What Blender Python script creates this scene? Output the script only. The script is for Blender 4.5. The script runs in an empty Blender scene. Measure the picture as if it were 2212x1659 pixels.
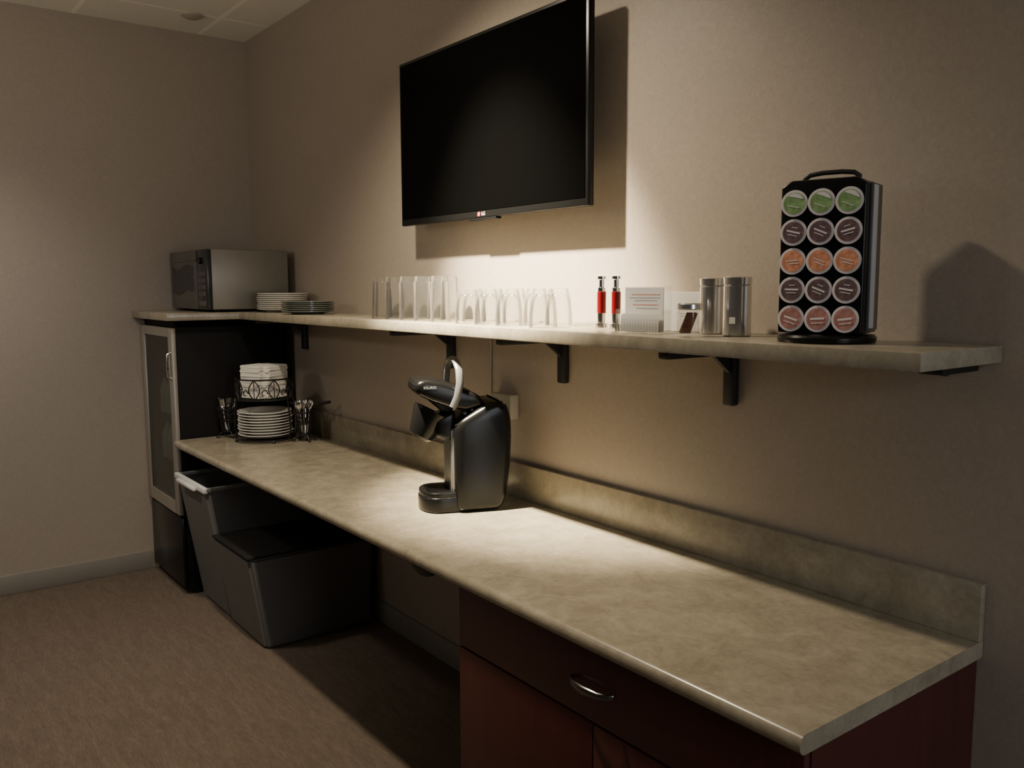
import bpy, bmesh, math, random
from mathutils import Vector, Matrix, Euler
random.seed(4)
scn=bpy.context.scene
COL=scn.collection
rad=math.radians

# ---------------------------------------------------------------- materials
def new_mat(name):
    m=bpy.data.materials.new(name); m.use_nodes=True
    nt=m.node_tree; b=nt.nodes['Principled BSDF']
    return m,nt,b
def pmat(name,col,rough=.5,metal=0,spec=.5,bump=0,bscale=200,coat=0,vary=0,vscale=8):
    m,nt,b=new_mat(name)
    b.inputs['Base Color'].default_value=(*col,1); b.inputs['Roughness'].default_value=rough
    b.inputs['Metallic'].default_value=metal; b.inputs['Specular IOR Level'].default_value=spec
    b.inputs['Coat Weight'].default_value=coat
    tc=nt.nodes.new('ShaderNodeTexCoord')
    if vary:
        n=nt.nodes.new('ShaderNodeTexNoise'); n.inputs['Scale'].default_value=vscale; n.inputs['Detail'].default_value=5
        r=nt.nodes.new('ShaderNodeValToRGB')
        r.color_ramp.elements[0].position=.3; r.color_ramp.elements[1].position=.7
        r.color_ramp.elements[0].color=(*[c*(1-vary) for c in col],1); r.color_ramp.elements[1].color=(*[min(1,c*(1+vary)) for c in col],1)
        nt.links.new(tc.outputs['Object'],n.inputs['Vector']); nt.links.new(n.outputs['Fac'],r.inputs['Fac']); nt.links.new(r.outputs['Color'],b.inputs['Base Color'])
    if bump:
        n=nt.nodes.new('ShaderNodeTexNoise'); n.inputs['Scale'].default_value=bscale
        bp=nt.nodes.new('ShaderNodeBump'); bp.inputs['Strength'].default_value=bump; bp.inputs['Distance'].default_value=.002
        nt.links.new(tc.outputs['Object'],n.inputs['Vector']); nt.links.new(n.outputs['Fac'],bp.inputs['Height']); nt.links.new(bp.outputs['Normal'],b.inputs['Normal'])
    return m
def ramp_noise(nt,coord,scale,detail,cols,rough=.6,dist=0,mapscale=None):
    n=nt.nodes.new('ShaderNodeTexNoise'); n.inputs['Scale'].default_value=scale; n.inputs['Detail'].default_value=detail; n.inputs['Roughness'].default_value=rough
    n.inputs['Distortion'].default_value=dist
    if mapscale:
        mp=nt.nodes.new('ShaderNodeMapping'); mp.inputs['Scale'].default_value=mapscale
        nt.links.new(coord,mp.inputs['Vector']); coord=mp.outputs['Vector']
    nt.links.new(coord,n.inputs['Vector'])
    r=nt.nodes.new('ShaderNodeValToRGB'); e=r.color_ramp.elements
    e[0].position=cols[0][0]; e[0].color=(*cols[0][1],1); e[1].position=cols[-1][0]; e[1].color=(*cols[-1][1],1)
    for p,c in cols[1:-1]:
        x=e.new(p); x.color=(*c,1)
    nt.links.new(n.outputs['Fac'],r.inputs['Fac'])
    return n,r
def mix_mul(nt,a,b,fac=1,mode='MULTIPLY'):
    m=nt.nodes.new('ShaderNodeMixRGB'); m.blend_type=mode; m.inputs['Fac'].default_value=fac
    nt.links.new(a,m.inputs['Color1']); nt.links.new(b,m.inputs['Color2']); return m.outputs['Color']

def wall_material():
    m,nt,b=new_mat('wallpaper_taupe'); tc=nt.nodes.new('ShaderNodeTexCoord').outputs['Object']
    _,r1=ramp_noise(nt,tc,70,6,[(.3,(.372,.316,.258)),(.7,(.42,.362,.298))],.7,1.5)
    n2,r2=ramp_noise(nt,tc,34,5,[(.35,(.92,.92,.92)),(.65,(1,1,1))],.7,2.5,(1,1,.7))
    nt.links.new(mix_mul(nt,r1.outputs['Color'],r2.outputs['Color']),b.inputs['Base Color'])
    b.inputs['Roughness'].default_value=.40; b.inputs['Specular IOR Level'].default_value=.5
    bp=nt.nodes.new('ShaderNodeBump'); bp.inputs['Strength'].default_value=.35; bp.inputs['Distance'].default_value=.0013
    nt.links.new(n2.outputs['Fac'],bp.inputs['Height']); nt.links.new(bp.outputs['Normal'],b.inputs['Normal'])
    return m
def laminate():
    m,nt,b=new_mat('stone_laminate'); tc=nt.nodes.new('ShaderNodeTexCoord').outputs['Object']
    _,r1=ramp_noise(nt,tc,10,9,[(.33,(.265,.23,.165)),(.5,(.345,.303,.224)),(.67,(.42,.375,.285))],.74,.5)
    _,r2=ramp_noise(nt,tc,48,7,[(.35,(.84,.84,.83)),(.62,(1,1,1))],.75,.6)
    nt.links.new(mix_mul(nt,r1.outputs['Color'],r2.outputs['Color']),b.inputs['Base Color'])
    b.inputs['Roughness'].default_value=.25; b.inputs['Specular IOR Level'].default_value=.6
    return m
def carpet():
    m,nt,b=new_mat('carpet_brown'); tc=nt.nodes.new('ShaderNodeTexCoord').outputs['Object']
    n1,r1=ramp_noise(nt,tc,210,5,[(.3,(.11,.084,.064)),(.5,(.145,.113,.087)),(.7,(.185,.147,.117))],.8,.3,(.12,1,1))
    _,r2=ramp_noise(nt,tc,34,6,[(.35,(.78,.78,.78)),(.65,(1,1,1))],.7,.6,(.2,1,1))
    nt.links.new(mix_mul(nt,r1.outputs['Color'],r2.outputs['Color']),b.inputs['Base Color'])
    b.inputs['Roughness'].default_value=.95; b.inputs['Specular IOR Level'].default_value=.1
    bp=nt.nodes.new('ShaderNodeBump'); bp.inputs['Strength'].default_value=.2; bp.inputs['Distance'].default_value=.003
    nt.links.new(n1.outputs['Fac'],bp.inputs['Height']); nt.links.new(bp.outputs['Normal'],b.inputs['Normal'])
    return m
def ceiling_mat():
    m,nt,b=new_mat('ceiling_tile'); tc=nt.nodes.new('ShaderNodeTexCoord').outputs['Object']
    br=nt.nodes.new('ShaderNodeTexBrick'); br.offset=0; br.inputs['Scale'].default_value=1
    br.inputs['Brick Width'].default_value=1.22; br.inputs['Row Height'].default_value=.61; br.inputs['Mortar Size'].default_value=.012
    br.inputs['Mortar Smooth'].default_value=.05; br.inputs['Bias'].default_value=0
    br.inputs['Color1'].default_value=(.84,.82,.73,1); br.inputs['Color2'].default_value=(.84,.82,.73,1); br.inputs['Mortar'].default_value=(.98,.96,.88,1)
    mp=nt.nodes.new('ShaderNodeMapping'); mp.inputs['Location'].default_value=(-.35,.25,0)
    nt.links.new(tc,mp.inputs['Vector']); nt.links.new(mp.outputs['Vector'],br.inputs['Vector'])
    _,r2=ramp_noise(nt,tc,160,4,[(.35,(.85,.85,.85)),(.55,(1,1,1))])
    nt.links.new(mix_mul(nt,br.outputs['Color'],r2.outputs['Color']),b.inputs['Base Color'])
    b.inputs['Roughness'].default_value=.9
    return m
def wood(name,c1,c2):
    m,nt,b=new_mat(name); tc=nt.nodes.new('ShaderNodeTexCoord').outputs['Object']
    _,r1=ramp_noise(nt,tc,14,8,[(.3,c1),(.7,c2)],.6,1.0,(3,3,.25))
    nt.links.new(r1.outputs['Color'],b.inputs['Base Color']); b.inputs['Roughness'].default_value=.38
    return m
def thin_glass(name,tint=(.93,.94,.92),edge=(.8,.8,.76),blend=.35,rough=.04,maxmix=.85,minmix=.05):
    m,nt,b=new_mat(name); out=nt.nodes['Material Output']; nt.nodes.remove(b)
    t=nt.nodes.new('ShaderNodeBsdfTransparent'); t.inputs['Color'].default_value=(*tint,1)
    g=nt.nodes.new('ShaderNodeBsdfGlossy'); g.inputs['Color'].default_value=(*edge,1); g.inputs['Roughness'].default_value=rough
    lw=nt.nodes.new('ShaderNodeLayerWeight'); lw.inputs['Blend'].default_value=blend
    mr=nt.nodes.new('ShaderNodeMapRange'); mr.inputs['To Min'].default_value=minmix; mr.inputs['To Max'].default_value=maxmix
    nt.links.new(lw.outputs['Facing'],mr.inputs['Value'])
    mx=nt.nodes.new('ShaderNodeMixShader'); nt.links.new(mr.outputs['Result'],mx.inputs['Fac'])
    nt.links.new(t.outputs[0],mx.inputs[1]); nt.links.new(g.outputs[0],mx.inputs[2])
    nt.links.new(mx.outputs[0],out.inputs['Surface'])
    return m
def drink_glass(name):
    # thin clear glass wall: absorbs a little more where it is seen edge-on, reflects by Fresnel, faint white diffuse mixed in to brighten the glass
    m,nt,b=new_mat(name); out=nt.nodes['Material Output']; nt.nodes.remove(b)
    lw=nt.nodes.new('ShaderNodeLayerWeight'); lw.inputs['Blend'].default_value=.5
    cr=nt.nodes.new('ShaderNodeValToRGB'); e=cr.color_ramp.elements
    e[0].position=.0; e[0].color=(.985,.985,.98,1); e[1].position=1; e[1].color=(.66,.66,.64,1)
    x=e.new(.62); x.color=(.95,.95,.94,1)
    nt.links.new(lw.outputs['Facing'],cr.inputs['Fac'])
    t=nt.nodes.new('ShaderNodeBsdfTransparent'); nt.links.new(cr.outputs['Color'],t.inputs['Color'])
    g=nt.nodes.new('ShaderNodeBsdfGlossy'); g.inputs['Roughness'].default_value=.08
    fr=nt.nodes.new('ShaderNodeFresnel'); fr.inputs['IOR'].default_value=1.3
    mul=nt.nodes.new('ShaderNodeMath'); mul.operation='MULTIPLY'; mul.inputs[1].default_value=.6
    nt.links.new(fr.outputs['Fac'],mul.inputs[0])
    mx=nt.nodes.new('ShaderNodeMixShader'); nt.links.new(mul.outputs[0],mx.inputs['Fac'])
    nt.links.new(t.outputs[0],mx.inputs[1]); nt.links.new(g.outputs[0],mx.inputs[2])
    d=nt.nodes.new('ShaderNodeBsdfDiffuse'); d.inputs['Color'].default_value=(.9,.9,.88,1)
    m2=nt.nodes.new('ShaderNodeMixShader')
    mr=nt.nodes.new('ShaderNodeMapRange'); mr.inputs['From Min'].default_value=.55; mr.inputs['To Min'].default_value=.012; mr.inputs['To Max'].default_value=.10
    nt.links.new(lw.outputs['Facing'],mr.inputs['Value']); nt.links.new(mr.outputs['Result'],m2.inputs['Fac'])
    nt.links.new(mx.outputs[0],m2.inputs[1]); nt.links.new(d.outputs[0],m2.inputs[2]); nt.links.new(m2.outputs[0],out.inputs['Surface'])
    return m
M_wall=wall_material(); M_lam=laminate(); M_carpet=carpet(); M_ceil=ceiling_mat()
M_base=pmat('baseboard_vinyl',(.26,.24,.21),.55,vary=.04)
M_wood=wood('mahogany_wood',(.062,.014,.012),(.080,.020,.017))
M_black=pmat('black_plastic',(.006,.006,.006),.24,spec=.3,bump=.02)
M_grey=pmat('grey_column_plastic',(.26,.26,.25),.32,.4,vary=.05)
M_side=pmat('dark_side_metal',(.07,.07,.075),.3,.5,vary=.03)
M_blackm=pmat('black_matte',(.012,.011,.011),.6,bump=.1)
M_blackside=pmat('black_fridge_side',(.007,.006,.006),.6,bump=.15,bscale=300,spec=.25)
M_screen=pmat('screen_glass',(.001,.001,.001),.1,spec=.03,vary=.02)
M_bezel=pmat('tv_bezel',(.005,.005,.005),.3,spec=.25,vary=.02)
M_iron=pmat('wrought_iron',(.012,.010,.009),.45,bump=.1)
M_steel=pmat('brushed_steel',(.80,.78,.74),.22,.95,bump=.04,bscale=400,vary=.04,vscale=40)
M_chrome=pmat('chrome',(.85,.84,.82),.12,1,vary=.02)
M_pull=pmat('dark_nickel',(.22,.21,.20),.25,1,vary=.02)
M_frame=pmat('satin_frame',(.42,.39,.34),.38,.5,vary=.04)
M_liner=pmat('cooler_liner',(.30,.31,.30),.5,vary=.03)
M_silver=pmat('silver_plastic',(.60,.61,.63),.3,.35,vary=.03)
M_arch=pmat('silver_handle',(.24,.24,.235),.28,.5,vary=.03)
M_white=pmat('white_china',(.82,.79,.72),.25,vary=.02)
M_paper=pmat('white_paper',(.88,.87,.83),.85,bump=.1,vary=.02)
M_napkin=pmat('paper_napkin',(.84,.81,.74),.85,vary=.02)
M_green=pmat('green_glass_plate',(.15,.165,.14),.1,spec=.8,vary=.05)
M_red=pmat('red_plastic',(.19,.006,.009),.22,vary=.05)
M_bin=pmat('gray_bin_plastic',(.155,.152,.145),.55,spec=.3,bump=.05,vary=.03)
M_binrim=pmat('light_bin_rim',(.70,.70,.68),.4,vary=.03)
M_binlid=pmat('dark_lid',(.012,.011,.010),.75,spec=.25,vary=.05)
M_outlet=pmat('ivory_plastic',(.42,.39,.32),.45,vary=.02)
M_socket=pmat('socket_face',(.30,.28,.23),.4,vary=.02)
M_mwgrey=pmat('microwave_casing',(.28,.265,.23),.4,.4,bump=.05,vary=.08,vscale=5)
M_mwfront=pmat('microwave_front',(.15,.145,.135),.3,.4,vary=.04)
M_mwdark=pmat('microwave_window',(.03,.03,.032),.2,vary=.05)
M_glass=drink_glass('clear_glass')
M_acryl=thin_glass('clear_acrylic',tint=(.98,.98,.98),blend=.25,maxmix=.4,minmix=.03)
M_door=thin_glass('cooler_glass',tint=(.62,.64,.62),edge=(.85,.85,.83),blend=.3,rough=.04,maxmix=.30,minmix=.15)
M_cin=pmat('cinnamon',(.16,.06,.03),.7,vary=.3,vscale=60)
M_inkred=pmat('ink_red',(.7,.25,.18),.7,vary=.05)
M_inkgrey=pmat('ink_grey',(.4,.4,.4),.7,vary=.05)
M_logored=pmat('logo_red',(.5,.02,.03),.4,vary=.02)
M_logogrey=pmat('logo_grey',(.5,.5,.5),.4,vary=.02)
M_foil=pmat('pod_rim',(.80,.73,.73),.4,.2,vary=.05)
M_podcup=pmat('pod_print',(.78,.72,.7),.5,vary=.03)
M_bottle=pmat('bottle_plastic',(.8,.8,.76),.3,vary=.1,vscale=30)

# ---------------------------------------------------------------- mesh builder
class B:
    def __init__(s): s.bm=bmesh.new(); s.mats=[]
    def mi(s,mat):
        if mat not in s.mats: s.mats.append(mat)
        return s.mats.index(mat)
    def merge(s,t,mat,M=None):
        if M is not None: bmesh.ops.transform(t,matrix=M,verts=t.verts)
        k=s.mi(mat)
        for f in t.faces: f.material_index=k
        me=bpy.data.meshes.new('tmp'); t.to_mesh(me); t.free(); s.bm.from_mesh(me); bpy.data.meshes.remove(me)
        return s
    def box(s,x0,x1,y0,y1,z0,z1,mat,bev=0,seg=2,M=None):
        t=bmesh.new(); bmesh.ops.create_cube(t,size=1)
        for v in t.verts: v.co=Vector(((x0+x1)/2+v.co.x*(x1-x0),(y0+y1)/2+v.co.y*(y1-y0),(z0+z1)/2+v.co.z*(z1-z0)))
        if bev: bmesh.ops.bevel(t,geom=t.edges[:],offset=bev,segments=seg,affect='EDGES',profile=.5)
        return s.merge(t,mat,M)
    def lathe(s,prof,mat,seg=32,M=None,sx=1,sy=1):
        t=bmesh.new(); rings=[]
        for r,z in prof:
            if r<1e-6: rings.append([t.verts.new((0,0,z))])
            else: rings.append([t.verts.new((r*math.cos(2*math.pi*i/seg)*sx,r*math.sin(2*math.pi*i/seg)*sy,z)) for i in range(seg)])
        for a,b in zip(rings,rings[1:]):
            for i in range(seg):
                j=(i+1)%seg
                if len(a)==1 and len(b)==1: continue
                if len(a)==1: t.faces.new((a[0],b[j],b[i]))
                elif len(b)==1: t.faces.new((a[i],a[j],b[0]))
                else: t.faces.new((a[i],a[j],b[j],b[i]))
        bmesh.ops.recalc_face_normals(t,faces=t.faces[:])
        return s.merge(t,mat,M)
    def cyl(s,r,z0,z1,mat,seg=32,M=None,bev=0):
        if bev: prof=[(0,z0),(r-bev,z0),(r,z0+bev),(r,z1-bev),(r-bev,z1),(0,z1)]
        else: prof=[(0,z0),(r,z0),(r,z1),(0,z1)]
        return s.lathe(prof,mat,seg,M)
    def tube(s,pts,r,mat,seg=8,closed=False,M=None,flat=1,up=None):
        P=[Vector(p) for p in pts]; n=len(P); t=bmesh.new(); rings=[]
        nrm=None
        for i in range(n):
            if closed: d=(P[(i+1)%n]-P[i-1])
            else: d=P[min(i+1,n-1)]-P[max(i-1,0)]
            d.normalize()
            if nrm is None:
                a=Vector(up) if up else (Vector((0,0,1)) if abs(d.z)<.9 else Vector((1,0,0)))
                nrm=(a-d*a.dot(d)).normalized()
            else:
                nrm=(nrm-d*nrm.dot(d)).normalized()
            bn=d.cross(nrm)
            rr=r[i] if isinstance(r,(list,tuple)) else r
            rings.append([t.verts.new(P[i]+nrm*math.cos(2*math.pi*k/seg)*rr+bn*math.sin(2*math.pi*k/seg)*rr*flat) for k in range(seg)])
        m=n if closed else n-1
        for i in range(m):
            a,b=rings[i],rings[(i+1)%n]
            for k in range(seg):
                j=(k+1)%seg; t.faces.new((a[k],a[j],b[j],b[k]))
        if not closed:
            t.faces.new(rings[0][::-1]); t.faces.new(rings[-1])
        bmesh.ops.recalc_face_normals(t,faces=t.faces[:])
        return s.merge(t,mat,M)
    def prism(s,poly,a0,a1,mat,axis='x',bev=0,seg=3,M=None):
        def co(p,a): return {'x':(a,p[0],p[1]),'z':(p[0],p[1],a),'y':(p[0],a,p[1])}[axis]
        t=bmesh.new(); A=[t.verts.new(co(p,a0)) for p in poly]; C=[t.verts.new(co(p,a1)) for p in poly]
        t.faces.new(A); t.faces.new(C[::-1]); n=len(poly)
        for i in range(n): t.faces.new((A[i],C[i],C[(i+1)%n],A[(i+1)%n]))
        bmesh.ops.recalc_face_normals(t,faces=t.faces[:])
        if bev: bmesh.ops.bevel(t,geom=t.edges[:],offset=bev,segments=seg,affect='EDGES',profile=.5)
        return s.merge(t,mat,M)
    def frustum(s,bot,top,z0,z1,mat,bev=0,open_top=False,M=None):
        t=bmesh.new()
        def ring(q,z): return [t.verts.new(c) for c in ((q[0],q[2],z),(q[1],q[2],z),(q[1],q[3],z),(q[0],q[3],z))]
        a=ring(bot,z0); b=ring(top,z1); t.faces.new(a[::-1])
        if not open_top: t.faces.new(b)
        for i in range(4): t.faces.new((a[i],a[(i+1)%4],b[(i+1)%4],b[i]))
        if bev: bmesh.ops.bevel(t,geom=[e for e in t.edges if not (open_top and e.is_boundary)],offset=bev,segments=3,affect='EDGES')
        return s.merge(t,mat,M)
    def mesh(s,name,ang=35):
        me=bpy.data.meshes.new(name); s.bm.to_mesh(me); s.bm.free()
        for m in s.mats: me.materials.append(m)
        for p in me.polygons: p.use_smooth=True
        me.set_sharp_from_angle(angle=rad(ang)); return me
    def obj(s,name,parent=None,loc=(0,0,0),rot=(0,0,0),label=None,cat=None,group=None,kind=None):
        return put(name,s.mesh(name),parent,loc,rot,label,cat,group,kind)
def put(name,me,parent=None,loc=(0,0,0),rot=(0,0,0),label=None,cat=None,group=None,kind=None):
    o=bpy.data.objects.new(name,me); COL.objects.link(o); o.location=loc; o.rotation_euler=rot
    if parent: o.parent=parent
    if label: o['label']=label
    if cat: o['category']=cat
    if group: o['group']=group
    if kind: o['kind']=kind
    return o
def empty(name,loc,rz=0,label=None,cat=None,group=None):
    return put(name,None,None,loc,(0,0,rz),label,cat,group)
def text_mesh(name,body,size,mat,parent,loc,rot,ext=.0008):
    cu=bpy.data.curves.new(name,'FONT'); cu.body=body; cu.size=size; cu.extrude=ext; cu.align_x='CENTER'; cu.align_y='CENTER'
    o=bpy.data.objects.new(name+'_src',cu); COL.objects.link(o)
    dg=bpy.context.evaluated_depsgraph_get(); dg.update()
    me=bpy.data.meshes.new_from_object(o.evaluated_get(dg)); bpy.data.objects.remove(o)
    me.materials.clear(); me.materials.append(mat)
    return put(name,me,parent,loc,rot)

# ---------------------------------------------------------------- room
H=2.856; ZC=.7817; ZS=1.3937; ST=.035
def struct(name,*a,mat,label,cat='wall',bev=0):
    b=B(); b.box(*a,mat,bev=bev); return b.obj(name,label=label,cat=cat,kind='structure')
struct('wall_back',-.12,7,0,.12,0,H,mat=M_wall,label='taupe textured wallpaper wall behind the counter and screen')
struct('wall_left',-.12,0,-5,0,0,H,mat=M_wall,label='taupe textured wallpaper side wall next to the cooler')
struct('floor',-.12,7,-5,.12,-.1,0,mat=M_carpet,label='brown flecked carpet floor',cat='floor')
struct('ceiling',-.12,7,-5,.12,H,H+.1,mat=M_ceil,label='suspended ceiling with off-white acoustic tiles',cat='ceiling')
struct('baseboard_left',0,.012,-5,-.62,0,.1,mat=M_base,label='grey vinyl baseboard along the side wall',cat='baseboard',bev=.003)
struct('baseboard_back',.6,2.985,-.012,0,0,.1,mat=M_base,label='grey vinyl baseboard under the counter',cat='baseboard',bev=.003)
b=B(); b.lathe([(0,H-.018),(.03,H-.018),(.05,H-.008),(.052,H),(0,H)],M_outlet,24)
b.obj('smoke_detector',loc=(.318,-.38,0),label='small round ivory detector on the ceiling',cat='smoke detector')

# ---------------------------------------------------------------- countertop
E=empty('countertop',(0,0,0),label='long mottled beige stone-look laminate worktop with rounded front edge',cat='countertop')
b=B(); 
R_=.016; z0=ZC-.036
prof=[(-.002,z0),(-.635+R_,z0)]+[(-.635+R_-R_*math.sin(a),z0+R_-R_*math.cos(a)) for a in [rad(x) for x in (15,35,55,75,90)]]+[(-.635+R_-R_*math.cos(a),ZC-R_+R_*math.sin(a)) for a in [rad(x) for x in (0,20,40,60,80,90)]]+[(-.002,ZC)]
b.prism(prof,.57,4.044,M_lam,'x'); b.obj('worktop',E)
b=B(); b.box(.57,4.044,-.021,-.001,ZC,ZC+.122,M_lam,bev=.002); b.obj('backsplash',E)
b=B(); pts=[(.07*math.cos(rad(a)),-.045*math.sin(rad(a))) for a in range(0,181,15)]
b.prism(pts,-.02,.02,M_black,'y',bev=.003); b.obj('support_bracket',E,loc=(2.78,-.57,z0-.0003),label='rounded black bracket fixed under the worktop')
# ---------------------------------------------------------------- base cabinet
E=empty('base_cabinet',(0,0,0),label='dark mahogany wood base cabinet with one drawer and two doors',cat='cabinet')
b=B(); b.box(2.99,3.008,-.585,-.002,0,z0-.001,M_wood); b.box(4.016,4.034,-.585,-.002,0,z0-.001,M_wood); b.box(3.008,4.016,-.02,-.002,.1,z0-.001,M_wood)
b.box(3.008,4.016,-.585,-.02,.1,.118,M_wood); b.box(3.008,4.016,-.585,-.02,z0-.02,z0-.001,M_wood); b.box(3.008,4.016,-.52,-.5,0,.1,M_blackm); b.box(3.008,4.016,-.58,-.03,.562,.572,M_wood)
b.obj('body',E)
def arch_handle(name,parent,loc,rot=(0,0,0),w=.13):
    pts=[(-w/2,0,0),(-w/2*.92,-.010,0),(-w/2*.6,-.023,0),(0,-.029,0),(w/2*.6,-.023,0),(w/2*.92,-.010,0),(w/2,0,0)]
    b=B(); b.tube(pts,[.006,.0065,.008,.010,.008,.0065,.006],M_pull,10,flat=.5,up=(0,0,1)); return b.obj(name,parent,loc,rot,label='arched dark nickel handle')
b=B(); b.box(2.992,4.032,-.603,-.585,.575,z0-.006,M_wood,bev=.002); d=b.obj('drawer',E); arch_handle('handle',d,(3.51,-.603,.655))
for x0,x1,hx in ((2.992,3.5105,3.46),(3.5135,4.032,3.565)):
    b=B(); b.box(x0,x1,-.603,-.585,.105,.57,M_wood,bev=.002); d=b.obj('door',E); arch_handle('handle',d,(hx,-.603,.375),(0,rad(90),0))

# ---------------------------------------------------------------- shelf
poly=[(.002,-.002),(4.049,-.002),(4.049,-.32),(.64,-.32),(.64,-.66),(.002,-.66)]
b=B(); b.prism(poly,ZS-ST,ZS,M_lam,'z',bev=.0025,seg=2)
b.obj('wall_shelf',label='long L-shaped mottled beige laminate shelf above the counter',cat='shelf')
def bracket(x,leg=.155,arm=.27,w=.036):
    b=B(); zt=ZS-ST-.0005
    b.box(x-w/2,x+w/2,-.026,-.001,zt-leg,zt,M_blackm,bev=.006)
    b.box(x-w/2,x+w/2,-arm,-.001,zt-.022,zt,M_blackm,bev=.006)
    if leg>.05: b.prism([(-.024,zt-.07),(-.024,zt-.02),(-.09,zt-.02)],x-.006,x+.006,M_blackm,'x')
    return b.obj('shelf_bracket',label='matte black steel L-shaped shelf bracket on the wall',cat='bracket',group='brackets under the wall shelf')
for x in (.714,2.063,2.72,3.39): bracket(x)
b=B(); b.box(3.955,4.005,-.15,-.001,ZS-ST-.020,ZS-ST-.0005,M_blackm,bev=.003); b.cyl(.007,-.026,-.018,M_blackm,12,Matrix.Translation((3.98,-.09,ZS-ST)))
b.obj('shelf_support_plate',label='small flat black support plate under the shelf end',cat='bracket')

# ---------------------------------------------------------------- beverage cooler
E=empty('beverage_cooler',(.012,-.6,0),label='tall black beverage cooler with glass door in a satin metal frame',cat='refrigerator')
W=.548; T=ZS-ST-.001
b=B(); b.box(0,.025,0,.56,.4,T,M_blackside,bev=.003); b.box(W-.025,W,0,.56,.4,T,M_blackside,bev=.003)
b.box(0,W,.53,.56,.4,T,M_blackside); b.box(0,W,0,.56,T-.035,T,M_blackside,bev=.002); b.box(0,W,0,.56,.4,.43,M_blackside)
b.box(0,W,.01,.56,.03,.4,M_blackside,bev=.003); b.box(.02,W-.02,.04,.54,0,.03,M_blackm)
b.obj('body',E)
b=B(); b.box(.0255,.03,.01,.525,.432,T-.04,M_liner); b.box(W-.03,W-.0255,.01,.525,.432,T-.04,M_liner); b.box(.03,W-.03,.52,.525,.432,T-.04,M_liner); b.box(.03,W-.03,.01,.52,.431,.434,M_liner); b.obj('liner',E,label='pale grey inner liner')
b=B(); b.box(.005,W-.003,-.012,.01,.035,.39,M_black,bev=.004); b.obj('lower_panel',E)
b=B()
zb,zt=.405,1.322; fw=.065
b.box(0,fw*.8,-.022,-.001,zb,zt,M_frame,bev=.003); b.box(W-fw,W,-.022,-.001,zb,zt,M_frame,bev=.003)
b.box(fw*.8,W-fw,-.022,-.001,zb,zb+.06,M_frame); b.box(fw*.8,W-fw,-.022,-.001,zt-.045,zt,M_frame)
d=b.obj('door',E)
b=B(); b.box(fw*.8,W-fw,-.014,-.010,zb+.06,zt-.045,M_door); b.obj('glass_pane',d)
b=B(); b.tube([(W-.022,-.020,1.075),(W-.022,-.036,1.085),(W-.022,-.038,1.14),(W-.022,-.036,1.195),(W-.022,-.020,1.205)],.008,M_chrome,10); b.obj('handle',d,label='short chrome bar handle')
for z in (.62,.86,1.08):
    b=B()
    for k in range(12): b.tube([(.035+k*.0434,.03,z),(.035+k*.0434,.5,z)],.002,M_steel,6)
    b.tube([(.031,.03,z),(W-.031,.03,z)],.003,M_steel,6); b.tube([(.031,.5,z),(W-.031,.5,z)],.003,M_steel,6)
    b.obj('wire_rack',E)
b=B(); b.lathe([(0,0),(.028,0),(.031,.005),(.031,.12),(.026,.14),(.012,.165),(.012,.185),(0,.185)],M_bottle,20)
bm_=b.mesh('drink_bottle')
for z in (.6235,.8635):
    for x in (.10,.19,.28,.37,.46):
        put('drink_bottle',bm_,None,(.012+x,-.6+.065,z+.0005),label='small plastic drink bottle behind the cooler door',cat='bottle',group='bottles inside the cooler')

# ---------------------------------------------------------------- microwave
E=empty('microwave',(.012,-.45,ZS),label='grey countertop microwave oven on the shelf over the cooler',cat='microwave')
w,dp,h=.585,.41,.305
b=B(); b.box(0,w,.02,dp,.012,h,M_mwgrey,bev=.006)
for x in (.05,w-.05):
    for y in (.06,dp-.05): b.cyl(.015,0,.014,M_blackm,16,Matrix.Translation((x,y,0)))
for k in range(6): b.box(w,w+.0006,.29+k*.012,.294+k*.012,.03,.06,M_blackm)
b.obj('casing',E)
b=B(); b.box(0,w*.74,-.004,.02,.012,h,M_mwfront,bev=.006)
b.box(.005,w*.735,-.006,-.003,.25,h-.006,M_mwfront,bev=.001)
d=b.obj('door',E)
b=B(); pts=[(.03,.095)]+[(.03+.35*t/10,.225-.012*math.sin(t*.63)) for t in range(11)]+[(.385,.10)]+[(.38-.35*t/10,.095+.014*math.sin(t*.63)) for t in range(1,10)]
b.prism(pts,-.007,-.003,M_mwdark,'y'); b.obj('window',d)
b=B(); b.box(w*.74+.001,w,-.004,.02,.012,h,M_mwdark,bev=.006); p=b.obj('control_panel',E)
b=B(); b.cyl(.016,0,.012,M_black,20,Matrix.Translation((w*.87,-.004,.25))@Matrix.Rotation(rad(90),4,'X')); b.obj('knob',p)
b=B(); b.box(w*.78,w*.96,-.007,-.003,.03,.055,M_mwfront,bev=.001); b.obj('open_button',p)
for r in range(4):
    for c in range(3):
        b=B(); b.box(w*.79+c*.033,w*.79+c*.033+.024,-.0055,-.003,.08+r*.032,.08+r*.032+.02,M_mwfront); b.obj('button',p)

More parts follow.
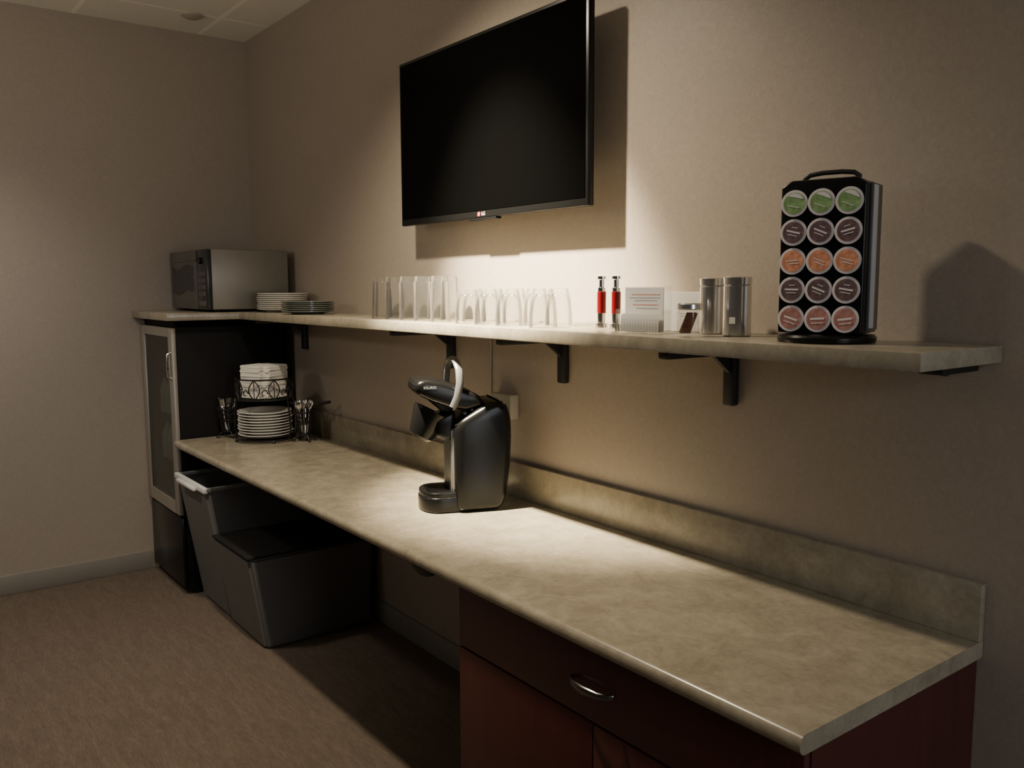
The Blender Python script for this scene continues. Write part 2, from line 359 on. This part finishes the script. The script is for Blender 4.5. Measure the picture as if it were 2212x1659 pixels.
# ---------------------------------------------------------------- plates
def plate_mesh(name,R,h,mat):
    b=B(); b.lathe([(0,.003),(R*.5,.003),(R*.52,0),(R*.6,0),(R*.62,.004),(R*.97,h-.003),(R,h-.001),(R,h+.002),(R*.97,h+.002),(R*.66,.009),(R*.6,.006),(0,.006)],mat,48)
    return b.mesh(name)
pm=plate_mesh('plate',.122,.016,M_white)
for i in range(9):
    put('plate',pm,None,(.755+random.uniform(-.002,.002),-.14+random.uniform(-.002,.002),ZS+.0005+i*.0092),label='round white china plate stacked on the wall shelf',cat='plate',group='white plates stacked on the shelf')
pm=plate_mesh('plate',.117,.014,M_green)
for i in range(6):
    put('plate',pm,None,(1.165+random.uniform(-.003,.003),-.19+random.uniform(-.003,.003),ZS+.0005+i*.0082),label='grey-green glass plate stacked on the wall shelf',cat='plate',group='green glass plates on the shelf')

# ---------------------------------------------------------------- glasses (upside down)
b=B(); b.lathe([(0,.140),(.024,.140),(.0270,.134),(.0325,.002),(.0335,0),(.0345,.002),(.0292,.152),(.0275,.156),(0,.156)],M_glass,40)
tm=b.mesh('drinking_glass')
G1='tall tumblers upside down on the shelf'
for y,xs in ((-.215,(1.885,1.99,2.095,2.20,2.31)),(-.10,(1.70,1.80,1.90,2.0,2.10,2.19))):
    for x in xs: put('drinking_glass',tm,None,(x,y,ZS+.0005),label='tall clear tumbler standing upside down on shelf',cat='glass',group=G1)
b=B(); b.lathe([(0,.097),(.022,.096),(.029,.088),(.0345,.07),(.0385,.04),(.0405,.002),(.0415,0),(.0425,.002),(.0408,.04),(.037,.078),(.031,.106),(.028,.112),(.012,.114),(0,.112)],M_glass,40)
sm=b.mesh('drinking_glass'); G2='short tapered glasses upside down on the shelf'
for y,xs in ((-.215,(2.475,2.585,2.70,2.865)),(-.10,(2.345,2.46,2.58,2.69,2.80))):
    for x in xs: put('drinking_glass',sm,None,(x,y,ZS+.0005),label='short clear tapered glass standing upside down on shelf',cat='glass',group=G2)

# ---------------------------------------------------------------- grinders + tray
b=B(); b.box(3.0,3.17,-.215,-.10,ZS+.0005,ZS+.004,M_acryl); 
for a in ((3.0,3.17,-.215,-.212),(3.0,3.17,-.103,-.10),(3.0,3.003,-.212,-.103),(3.167,3.17,-.212,-.103)): b.box(*a,ZS+.004,ZS+.02,M_acryl)
b.obj('acrylic_tray',label='small clear acrylic tray holding two grinders',cat='tray')
for x in (3.05,3.108):
    E=empty('pepper_grinder',(x,-.155,ZS+.0045),label='slim red and chrome pepper grinder in clear tray',cat='pepper grinder',group='red grinders on the shelf')
    b=B(); b.lathe([(0,0),(.017,0),(.017,.012),(.0115,.014),(.0115,.04),(0,.04)],M_chrome,24); b.obj('base',E)
    b=B(); b.cyl(.0125,.04,.1,M_red,24,bev=.001); b.obj('barrel',E)
    b=B(); b.lathe([(0,.1),(.011,.1),(.011,.11),(.007,.112),(.007,.132),(.012,.134),(.012,.142),(0,.143)],M_chrome,24); b.obj('plunger',E)

# ---------------------------------------------------------------- card holder, paper box
E=empty('card_holder',(3.265,-.20,ZS+.0005),rad(12),label='clear acrylic holder with printed white card',cat='card holder')
b=B(); b.box(-.07,.07,.004,.007,0,.118,M_acryl); b.box(-.07,.07,-.04,.04,0,.003,M_acryl); b.box(-.07,.07,-.04,-.037,.003,.035,M_acryl)
b.box(-.07,-.067,-.037,.004,.003,.06,M_acryl); b.box(.067,.07,-.037,.004,.003,.06,M_acryl)
for k in range(16): b.box(-.066+k*.0085,-.063+k*.0085,-.043,-.040,.003,.04,M_acryl)
b.obj('stand',E)
b=B(); b.box(-.064,.05,.0,.003,.005,.115,M_paper)
for z,x0,x1,m in ((.097,-.045,.04,M_inkred),(.089,-.05,.04,M_inkgrey),(.082,-.035,.03,M_inkgrey),(.071,-.04,.035,M_inkred),(.062,-.03,.035,M_inkgrey)):
    x=x0
    while x<x1:
        wd=random.uniform(.004,.01); b.box(x,min(x+wd,x1),-.0004,.0002,z-.001,z+.001,m); x+=wd+.002
b.obj('card',E)
for k in range(5):
    b=B(); b.box(-.055,.058,-.034+k*.006,-.0335+k*.006,.0035,.046+.003*(k%2),M_paper); b.obj('packet',E,label='white paper packet')
b=B(); b.box(-.062,.062,-.022,.022,0,.103,M_paper,bev=.002)
for z in (.04,.046): b.box(.0,.05,-.0224,-.0218,z,z+.0012,M_inkgrey)
b.obj('napkin_box',loc=(3.285,-.075,ZS+.0005),rot=(0,0,rad(6)),label='white paper box standing behind the card holder',cat='box')
# ---------------------------------------------------------------- jar + canisters
E=empty('spice_jar',(3.44,-.235,ZS+.0005),label='small glass jar with steel lid and cinnamon sticks',cat='jar')
b=B(); b.lathe([(0,.002),(.026,.002),(.028,.006),(.028,.058),(.025,.062)],M_acryl,28); b.obj('jar_body',E)
b=B(); b.cyl(.029,.062,.078,M_steel,28,bev=.003); b.obj('lid',E)
for i in range(4):
    b=B(); b.tube([(-.018+i*.005,.004*i-.01,.008),(.006+i*.004,.004*i-.01,.055)],.0045,M_cin,8); b.obj('cinnamon_stick',E)
for x,y,r,h in ((3.407,-.115,.030,.138),(3.508,-.145,.033,.14)):
    E=empty('steel_canister',(x,y,ZS+.0005),label='brushed stainless steel shaker canister on the shelf',cat='canister',group='steel canisters on the shelf')
    b=B(); b.lathe([(0,0),(r-.002,0),(r,.002),(r,h-.022),(r-.002,h-.02),(0,h-.02)],M_steel,36); b.obj('body',E)
    b=B(); b.lathe([(r-.003,h-.02),(r,h-.018),(r+.001,h-.002),(r-.002,h),(r-.006,h-.004),(0,h-.004)],M_steel,36); b.obj('lid',E)
    if x>3.45:
        b=B(); b.box(-.007,.007,-r-.001,-r+.002,.03,.045,M_paper); b.obj('price_sticker',E,rot=(0,0,rad(20)),label='small white sticker')

# ---------------------------------------------------------------- coffee pod rack
RL=(3.762,-.168,ZS+.0005); RR=rad(16)
E=empty('coffee_pod_rack',RL,RR,label='black and silver rotating rack filled with coffee pods',cat='coffee pod rack')
b=B(); b.lathe([(0,0),(.098,0),(.1,.003),(.1,.011),(.096,.016),(.05,.02),(0,.02)],M_black,48); b.obj('base',E)
b=B(); hw=.086; 
b.prism([(-hw,.02),(hw,.02),(hw,.322),(hw-.02,.335),(-hw+.02,.335),(-hw,.322)],-.056,.056,M_black,'y',bev=.004); b.obj('body',E)
for sx in (-1,1):
    b=B(); b.box(min(sx*(hw-.001),sx*(hw+.003)),max(sx*(hw-.001),sx*(hw+.003)),-.03,.052,.026,.325,M_side,bev=.001)
    b.box(min(sx*(hw+.001),sx*(hw+.006)),max(sx*(hw+.001),sx*(hw+.006)),-.016,.012,.03,.322,M_silver,bev=.002)  # pale raised strip models the bright highlight on the rack side
    b.obj('side_panel',E,label='dark side panel with a pale strip imitating a highlight')
b=B(); b.tube([(-.055,0,.333),(-.056,0,.342),(-.045,0,.350),(-.02,0,.353),(.02,0,.353),(.045,0,.350),(.056,0,.342),(.055,0,.333)],.005,M_blackm,10); b.obj('handle',E)
podcols=[(.25,.40,.16),(.16,.10,.105),(.70,.30,.17),(.15,.095,.095),(.42,.20,.17)]
podkind=['green','dark brown','orange','dark brown','reddish brown']
MR=Matrix.Translation(RL)@Matrix.Rotation(RR,4,'Z')
for r in range(5):
    lm=pmat('pod_label_'+podkind[r].replace(' ','_'),podcols[r],.4,vary=.35,vscale=90)
    b=B(); rot=Matrix.Rotation(rad(90),4,'X')  # local z -> -y
    b.lathe([(0,-.001),(.0270,-.001),(.0277,-.0006),(.0277,0),(.0235,.0005),(0,.0005)],M_foil,32,rot)
    b.lathe([(0,.0012),(.0222,.0012),(.0222,.0004)],lm,32,rot)
    if r in (1,3):
        b.box(-.014,.014,-.0022,-.0010,-.001,.0025,M_podcup); b.box(-.010,.010,-.0022,-.0010,-.007,-.0055,M_podcup); b.box(-.006,.006,-.0022,-.0010,.009,.0105,M_podcup)
    elif r==0:
        b.prism([(.0205*math.cos(rad(a)),.0205*math.sin(rad(a))) for a in range(35,146,10)],-.0021,-.0011,M_podcup,'y'); b.box(-.012,.012,-.0022,-.0010,-.008,-.0065,M_podcup)
    elif r==2:
        b.box(-.013,.011,-.0022,-.0010,.000,.002,M_podcup,M=None); b.box(-.008,.013,-.0022,-.0010,-.006,-.0045,M_podcup)
    else:
        b.box(-.014,.014,-.0022,-.0010,-.002,.002,M_podcup); b.box(-.012,.012,-.0022,-.0010,-.010,-.0085,M_podcup)
    me=b.mesh('coffee_pod')
    for c in range(3):
        o=put('coffee_pod',me,None,label=podkind[r]+' lidded coffee pod held in the rack',cat='coffee pod',group='coffee pods in the rack')
        o.matrix_world=MR@Matrix.Translation((-.0565+c*.0555,-.0605,.050+(4-r)*.0595))@Matrix.Rotation(rad(random.uniform(-15,25)),4,'Y')@Matrix.Rotation(rad(-5),4,'X')

# ---------------------------------------------------------------- television
E=empty('television',(2.394,-.06,1.7458),label='large black flat-screen television mounted on the wall',cat='television')
w2,h=.536,.6057
b=B(); b.box(-w2,w2,-.04,-.016,0,h,M_bezel,bev=.004); b.box(-w2*.7,w2*.7,-.016,.02,.06,h-.1,M_bezel,bev=.008); b.box(-.08,.08,-.038,-.014,-.008,.002,M_bezel,bev=.003)
b.obj('housing',E)
b=B(); b.box(-w2+.012,w2-.012,-.0415,-.0395,.024,h-.012,M_screen); b.obj('screen',E)
b=B(); b.box(-.15,.15,.02,.032,.1,.45,M_blackm); b.box(-.2,.2,.045,.059,.18,.38,M_blackm); b.box(-.05,.05,.03,.047,.22,.34,M_blackm); b.obj('wall_mount',E)
b=B(); b.cyl(.008,0,.001,M_logored,20,Matrix.Translation((-.014,-.0402,.012))@Matrix.Rotation(rad(90),4,'X')); lg=b.obj('logo',E,label='red round emblem with grey letters')
text_mesh('logo_letters','LG',.018,M_logogrey,lg,(.012,-.0402,.012),(rad(90),0,0))

# ---------------------------------------------------------------- wall outlet + cable
E=empty('wall_outlet',(2.41,-.001,1.055),label='ivory surface-mounted outlet box on the wall',cat='outlet')
b=B(); b.box(-.06,.06,-.038,0,0,.085,M_outlet,bev=.004); b.obj('box',E)
for z in (.028,.057):
    b=B()
    b.box(-.038,-.012,-.0415,-.037,z-.012,z+.012,M_socket,bev=.003)
    b.box(-.0315,-.0285,-.042,-.041,z-.005,z+.006,M_blackm); b.box(-.0215,-.0185,-.042,-.041,z-.005,z+.006,M_blackm)
    b.obj('socket',E)
b=B(); b.tube([(2.31,-.004,1.352),(2.31,-.004,1.1),(2.31,-.004,ZC+.124)],.003,M_outlet,8); b.obj('cable',label='thin ivory cable running down the wall',cat='cable')

# ---------------------------------------------------------------- coffee maker
E=empty('coffee_maker',(2.47,-.205,ZC+.0005),rad(-22),label='black single-serve coffee maker with its brew head open',cat='coffee maker')
b=B()
b.prism([(-.068,0),(.084,0),(.102,.05),(.113,.13),(.118,.20),(.120,.27),(.115,.325),(.098,.355),(.07,.366),(.03,.352),(-.055,.305),(-.072,.28)],-.102,.102,M_black,'x',bev=.026,seg=6)
b.obj('body',E)
b=B()
b.box(-.07,.07,-.074,-.06,.06,.275,M_grey,bev=.004)
for k in range(10): b.box(-.064+k*.0135,-.057+k*.0135,-.079,-.072,.065,.268,M_grey,bev=.002)
b.obj('front_panel',E,label='ribbed grey front column')
b=B()
pts=[(.088,-.05),(.088,-.12)]+[(.088*math.cos(rad(a)),-.12-.058*math.sin(rad(a))) for a in range(15,180,15)]+[(-.088,-.12),(-.088,-.05)]
b.prism(pts,0,.052,M_black,'z',bev=.008); 
pts=[(x*.95,y if y>-.07 else -.12+(y+.12)*.95) for x,y in pts]
b.prism(pts,.05,.066,M_black,'z',bev=.003)
for k in range(9): b.box(-.05+k*.0125,-.046+k*.0125,-.155,-.082,.066,.069,M_black)
b.obj('drip_tray',E)
b=B()
b.prism([(.032,.345),(.028,.368),(.005,.388),(-.05,.410),(-.11,.428),(-.16,.438),(-.187,.434),(-.200,.415),(-.192,.390),(-.14,.365),(-.08,.343),(-.03,.33)],-.084,.084,M_black,'x',bev=.018,seg=6)
b.prism([(-.06,.35),(-.12,.38),(-.14,.36),(-.10,.325),(-.07,.32)],-.04,.04,M_blackm,'x',bev=.006)
hd=b.obj('brew_head',E)
text_mesh('brand_lettering','KEURIG',.012,M_logogrey,hd,(.0846,-.148,.411),(rad(90),0,rad(90)),.0004)
b=B()
Mh=Matrix.Translation((0,-.145,.285))@Matrix.Rotation(rad(-28),4,'X')
b.lathe([(0,-.055),(.028,-.055),(.042,-.045),(.066,.03),(.068,.045),(.060,.045),(.052,.0),(.032,-.035),(0,-.037)],M_black,36,Mh)
b.prism([(-.06,.335),(-.13,.31),(-.13,.25),(-.09,.232),(-.065,.238)],-.064,.064,M_black,'x',bev=.016,seg=5)
b.obj('pod_holder',E)
b=B()
b.tube([(.084,-.075,.345),(.087,-.06,.38),(.087,-.052,.425),(.075,-.052,.465),(.045,-.056,.490),(0,-.058,.499),(-.045,-.06,.490),(-.075,-.062,.465),(-.087,-.064,.425),(-.087,-.066,.385),(-.084,-.075,.35)],.0125,M_arch,14,flat=.55,up=(0,1,0))
b.obj('handle',E,label='silver lift handle standing up')
sl=math.atan2(.047,.085)
for k in range(3):
    for j in range(2):
        b=B(); b.cyl(.005,0,.003,M_silver,14,Matrix.Translation((.045+j*.02,-.03+k*.022,.3205+k*.022*.553))@Matrix.Rotation(sl,4,'X')); b.obj('button',E)

# ---------------------------------------------------------------- buffet caddy
CA=rad(38); CL=(.812,-.27,ZC+.0005)
E=empty('buffet_caddy',CL,CA,label='black wrought iron two-tier caddy holding plates, napkins and cutlery',cat='serving caddy')
def ring(b,R,z,r=.003,cx=0,cy=0,n=36): b.tube([(cx+R*math.cos(2*math.pi*i/n),cy+R*math.sin(2*math.pi*i/n),z) for i in range(n)],r,M_iron,6,True)
b=B(); ring(b,.14,.012,.004); ring(b,.14,.03,.003)
for k in range(3):
    a=math.pi*k/3; b.tube([(-.14*math.cos(a),-.14*math.sin(a),.012),(.14*math.cos(a),.14*math.sin(a),.012)],.003,M_iron,6)
for k in range(4):
    a=math.pi/4+math.pi*k/2; b.lathe([(0,0),(.007,.002),(.009,.008),(.006,.014),(0,.016)],M_iron,12,Matrix.Translation((.14*math.cos(a),.14*math.sin(a),0)))
b.obj('lower_tray',E)
b=B(); U0=.205; RU=.133
ring(b,RU,U0,.004); ring(b,RU,U0+.095,.004)
for k in range(3):
    a=math.pi*k/3; b.tube([(-RU*math.cos(a),-RU*math.sin(a),U0),(RU*math.cos(a),RU*math.sin(a),U0)],.003,M_iron,6)
NL=9
for k in range(NL):
    a0=2*math.pi*k/NL
    for sgn in (-1,1):
        b.tube([(RU*math.cos(a0+sgn*.2*math.sin(math.pi*t/8)),RU*math.sin(a0+sgn*.2*math.sin(math.pi*t/8)),U0+.095*t/8) for t in range(9)],.003,M_iron,5)
    pts=[]
    for t in range(10):
        q=t/9*1.6*math.pi; rr=.022*(1-t/13); pts.append((a0+2*math.pi/NL/2+math.cos(q)*rr/RU*.8,U0+.03+math.sin(q)*rr))
    b.tube([(RU*math.cos(a),RU*math.sin(a),z) for a,z in pts],.0028,M_iron,5)
    b.tube([(RU*math.cos(a0),RU*math.sin(a0),U0),(RU*math.cos(a0),RU*math.sin(a0),U0+.095)],.0022,M_iron,5)
b.obj('upper_tray',E)
for sx in (-1,1):
    for sy in (-1,1):
        b=B(); b.tube([(sx*.139,sy*.03,.012),(sx*.15,sy*.03,.06),(sx*.145,sy*.03,.14),(sx*.135,sy*.025,U0),(sx*.133,sy*.02,U0+.09)],.004,M_iron,6)
        b.obj('post',E)
for sx in (-1,1):
    b=B(); cx=sx*.205
    for z,R in ((.035,.028),(.09,.036),(.14,.042)): ring(b,R,z,.0032,cx,0,24)
    for k in range(8):
        a=2*math.pi*k/8; c_,s_=math.cos(a),math.sin(a)
        b.tube([(cx+c_*.024,s_*.024,.03),(cx+c_*.034,s_*.034,.07),(cx+c_*.036,s_*.036,.10),(cx+c_*.044,s_*.044,.145),(cx+c_*.052,s_*.052,.15)],.003,M_iron,5)
        q=[(cx+c_*(.03+.012*math.cos(t*.7)),s_*(.03+.012*math.cos(t*.7)),.1+.018*math.sin(t*.7)) for t in range(8)]; b.tube(q,.0024,M_iron,5)
    b.lathe([(0,.03),(.026,.03),(.026,.033),(0,.033)],M_iron,20,Matrix.Translation((cx,0,0)))
    for a in (0.6,2.5,-.6,-2.5):
        c_,s_=math.cos(a),math.sin(a)
        b.tube([(cx+c_*.026,s_*.026,.032),(cx+c_*.04,s_*.04,.02),(cx+c_*.045,s_*.045,.004),(cx+c_*.055,s_*.055,.004),(cx+c_*.058,s_*.058,.012)],.0035,M_iron,6)
    b.tube([(sx*.147,.0,.06),(cx-sx*.03,0,.07)],.003,M_iron,6); b.tube([(sx*.142,.0,.13),(cx-sx*.04,0,.13)],.003,M_iron,6)
    b.obj('cutlery_cup',E)
    k=1 if sx>0 else .28
    b=B(); b.tube([(sx*.133,0,U0-.02),(sx*.17,0,U0-.03),(sx*.22,0,U0-.045),(sx*(.22+.035*k),0,U0-.035),(sx*(.22+.055*k),0,U0-.028)],.004,M_iron,6)
    b.tube([(sx*(.22+.052*k),0,U0-.03),(sx*(.22+.09*k),0,U0-.018),(sx*(.22+.125*k),0,U0-.012)],[.006,.0085,.007],M_blackm,10)
    b.obj('handle',E)
pm=plate_mesh('plate',.128,.018,M_white)
for i in range(9):
    put('plate',pm,None,(CL[0]+random.uniform(-.003,.003),CL[1]+random.uniform(-.003,.003),ZC+.0175+i*.0135),label='white china dinner plate in the lower caddy tier',cat='plate',group='dinner plates in the caddy')
s_=.092
def nap(th=.0100):
    t=bmesh.new(); bmesh.ops.create_cube(t,size=1)
    for v in t.verts: v.co=Vector((v.co.x*2*s_,v.co.y*2*s_,v.co.z*th+th/2))
    ve=[e for e in t.edges if abs(e.verts[0].co.z-e.verts[1].co.z)>th*.5]
    bmesh.ops.bevel(t,geom=ve,offset=.03,segments=5,affect='EDGES')
    bmesh.ops.bevel(t,geom=[e for e in t.edges if abs(e.verts[0].co.z-e.verts[1].co.z)<1e-6],offset=.002,segments=2,affect='EDGES')
    return t
b=B(); b.merge(nap(),M_napkin); nm=b.mesh('paper_napkin')
NB=CL[2]+U0+.005
for i in range(15):
    put('paper_napkin',nm,None,(CL[0]+random.uniform(-.002,.002),CL[1]+random.uniform(-.002,.002),NB+i*.0101),(0,0,CA+rad(-14)+rad(random.uniform(-2,2))),label='folded white paper napkin stacked in the upper caddy tier',cat='napkin',group='napkins in the caddy')
def fork():
    b=B(); b.tube([(0,0,0),(0,0,.06),(0,.001,.11),(0,.002,.13)],[.0045,.0035,.0025,.003],M_chrome,8,flat=.45,up=(1,0,0))
    b.box(-.011,.011,.0,.003,.128,.148,M_chrome,bev=.001)
    for k in range(4): b.box(-.011+k*.0064,-.008+k*.0064,.0,.0025,.146,.185,M_chrome)
    return b.mesh('fork')
def spoon():
    b=B(); b.tube([(0,0,0),(0,0,.06),(0,.001,.11),(0,.002,.14)],[.0045,.0035,.0025,.003],M_chrome,8,flat=.45,up=(1,0,0))
    b.lathe([(0,-.028),(.010,-.022),(.0165,-.006),(.0165,.006),(.012,.02),(0,.028)],M_chrome,20,Matrix.Translation((0,.003,.165)),sy=.3)
    return b.mesh('spoon')
fm=fork(); spm=spoon()
MC=Matrix.Translation(CL)@Matrix.Rotation(CA,4,'Z')
for sx,me,nm_ in ((-1,fm,'fork'),(1,spm,'spoon')):
    for k in range(7):
        a=2*math.pi*k/7; r0=.0 if k==6 else .012
        o=put(nm_,me,None,label='stainless steel %s standing in the caddy cup'%nm_,cat=nm_,group=nm_+'s in the caddy')
        o.matrix_world=MC@Matrix.Translation((sx*.205+r0*math.cos(a),r0*math.sin(a),.035))@Matrix.Rotation(rad(9)*(0 if k==6 else 1),4,Vector((-math.sin(a),math.cos(a),0)))@Matrix.Rotation(random.uniform(0,3),4,'Z')@Matrix.Scale(.86,4)

# ---------------------------------------------------------------- bins
def wbin(name,bot,top,z1,label,lid):
    E=empty(name,(0,0,0),label=label,cat='waste bin')
    b=B(); b.frustum(bot,top,0.001,z1,M_bin,bev=.012,open_top=not lid)
    if not lid: 
        i=.006; b.frustum((bot[0]+i,bot[1]-i,bot[2]+i,bot[3]-i),(top[0]+i,top[1]-i,top[2]+i,top[3]-i),.008,z1,M_bin,bev=.012,open_top=True)
    b.obj('body',E)
    x0,x1,y0,y1=top
    if lid:
        b=B(); b.box(x0-.003,x1+.003,y0-.004,y1+.004,z1,z1+.012,M_binlid,bev=.004); b.obj('lid',E,label='flat dark lid')
    else:
        b=B(); r=.011
        b.box(x0-r,x1+r,y0-r,y0+r,z1-.02,z1+.006,M_binrim,bev=.005); b.box(x0-r,x1+r,y1-r,y1+r,z1-.016,z1+.003,M_bin,bev=.004)
        for q in ((x0-r,x0+r,y0,y1),(x1-r,x1+r,y0,y1)): b.box(*q,z1-.016,z1+.003,M_bin,bev=.004)
        b.box(x0+.08,x1-.08,y0-.03,y0-r,z1-.022,z1-.004,M_binrim,bev=.006)
        b.obj('rim',E,label='pale grey moulded rim')
wbin('waste_bin',(.60,1.0,-.535,-.06),(.595,1.01,-.635,-.04),.625,'tall grey plastic waste bin with pale rim under the worktop',False)
wbin('storage_bin',(1.004,1.425,-.54,-.04),(1.012,1.44,-.608,-.035),.402,'low grey plastic bin with dark lid under the worktop',True)

# ---------------------------------------------------------------- lights
def light(name,typ,loc,target,energy,col,**kw):
    l=bpy.data.lights.new(name,typ); l.energy=energy; l.color=col
    for k,v in kw.items(): setattr(l,k,v)
    o=bpy.data.objects.new(name,l); COL.objects.link(o); o.location=loc
    o.rotation_euler=(Vector(target)-Vector(loc)).to_track_quat('-Z','Y').to_euler(); return o
light('downlight','SPOT',(2.43,-.94,2.82),(2.5,-.5,1.0),195,(1,.85,.64),spot_size=rad(122),spot_blend=1,shadow_soft_size=.045)
light('downlight_core','SPOT',(2.43,-.94,2.82),(2.56,-.05,1.36),2200,(1,.86,.62),spot_size=rad(47),spot_blend=1,shadow_soft_size=.045)
light('hall_light','AREA',(6.9,-1.0,1.7),(3.5,-.5,.8),22,(.92,.95,1),shape='RECTANGLE',size=1.0,size_y=1.6)
light('side_downlight','SPOT',(1.0,-2.0,2.82),(.35,-1.7,0),105,(1,.91,.80),spot_size=rad(104),spot_blend=1,shadow_soft_size=.12)
light('ceiling_fill','AREA',(1.3,-2.9,2.1),(.9,-1.8,2.856),9,(1,.90,.76),shape='DISK',size=.4)  # added fill aimed upward to brighten the ceiling, not a real fixture
wd=bpy.data.worlds.new('World'); scn.world=wd; wd.use_nodes=True
wd.node_tree.nodes['Background'].inputs[0].default_value=(1,.90,.80,1); wd.node_tree.nodes['Background'].inputs[1].default_value=.04

# ---------------------------------------------------------------- camera
yaw,pitch,roll,f=.9232,-.1124,-.0039,1866.77
F=Vector((-math.sin(yaw)*math.cos(pitch),math.cos(yaw)*math.cos(pitch),math.sin(pitch)))
R=F.cross(Vector((0,0,1))).normalized(); U=R.cross(F)
c,s=math.cos(roll),math.sin(roll); R2=c*R+s*U; U2=-s*R+c*U
cam=bpy.data.cameras.new('Camera'); co=bpy.data.objects.new('Camera',cam); COL.objects.link(co)
cam.sensor_fit='HORIZONTAL'; cam.sensor_width=36; cam.lens=36*f/2212; cam.clip_start=.05
co.matrix_world=Matrix(((R2.x,U2.x,-F.x,4.8258),(R2.y,U2.y,-F.y,-1.8122),(R2.z,U2.z,-F.z,1.5132),(0,0,0,1)))
scn.camera=co
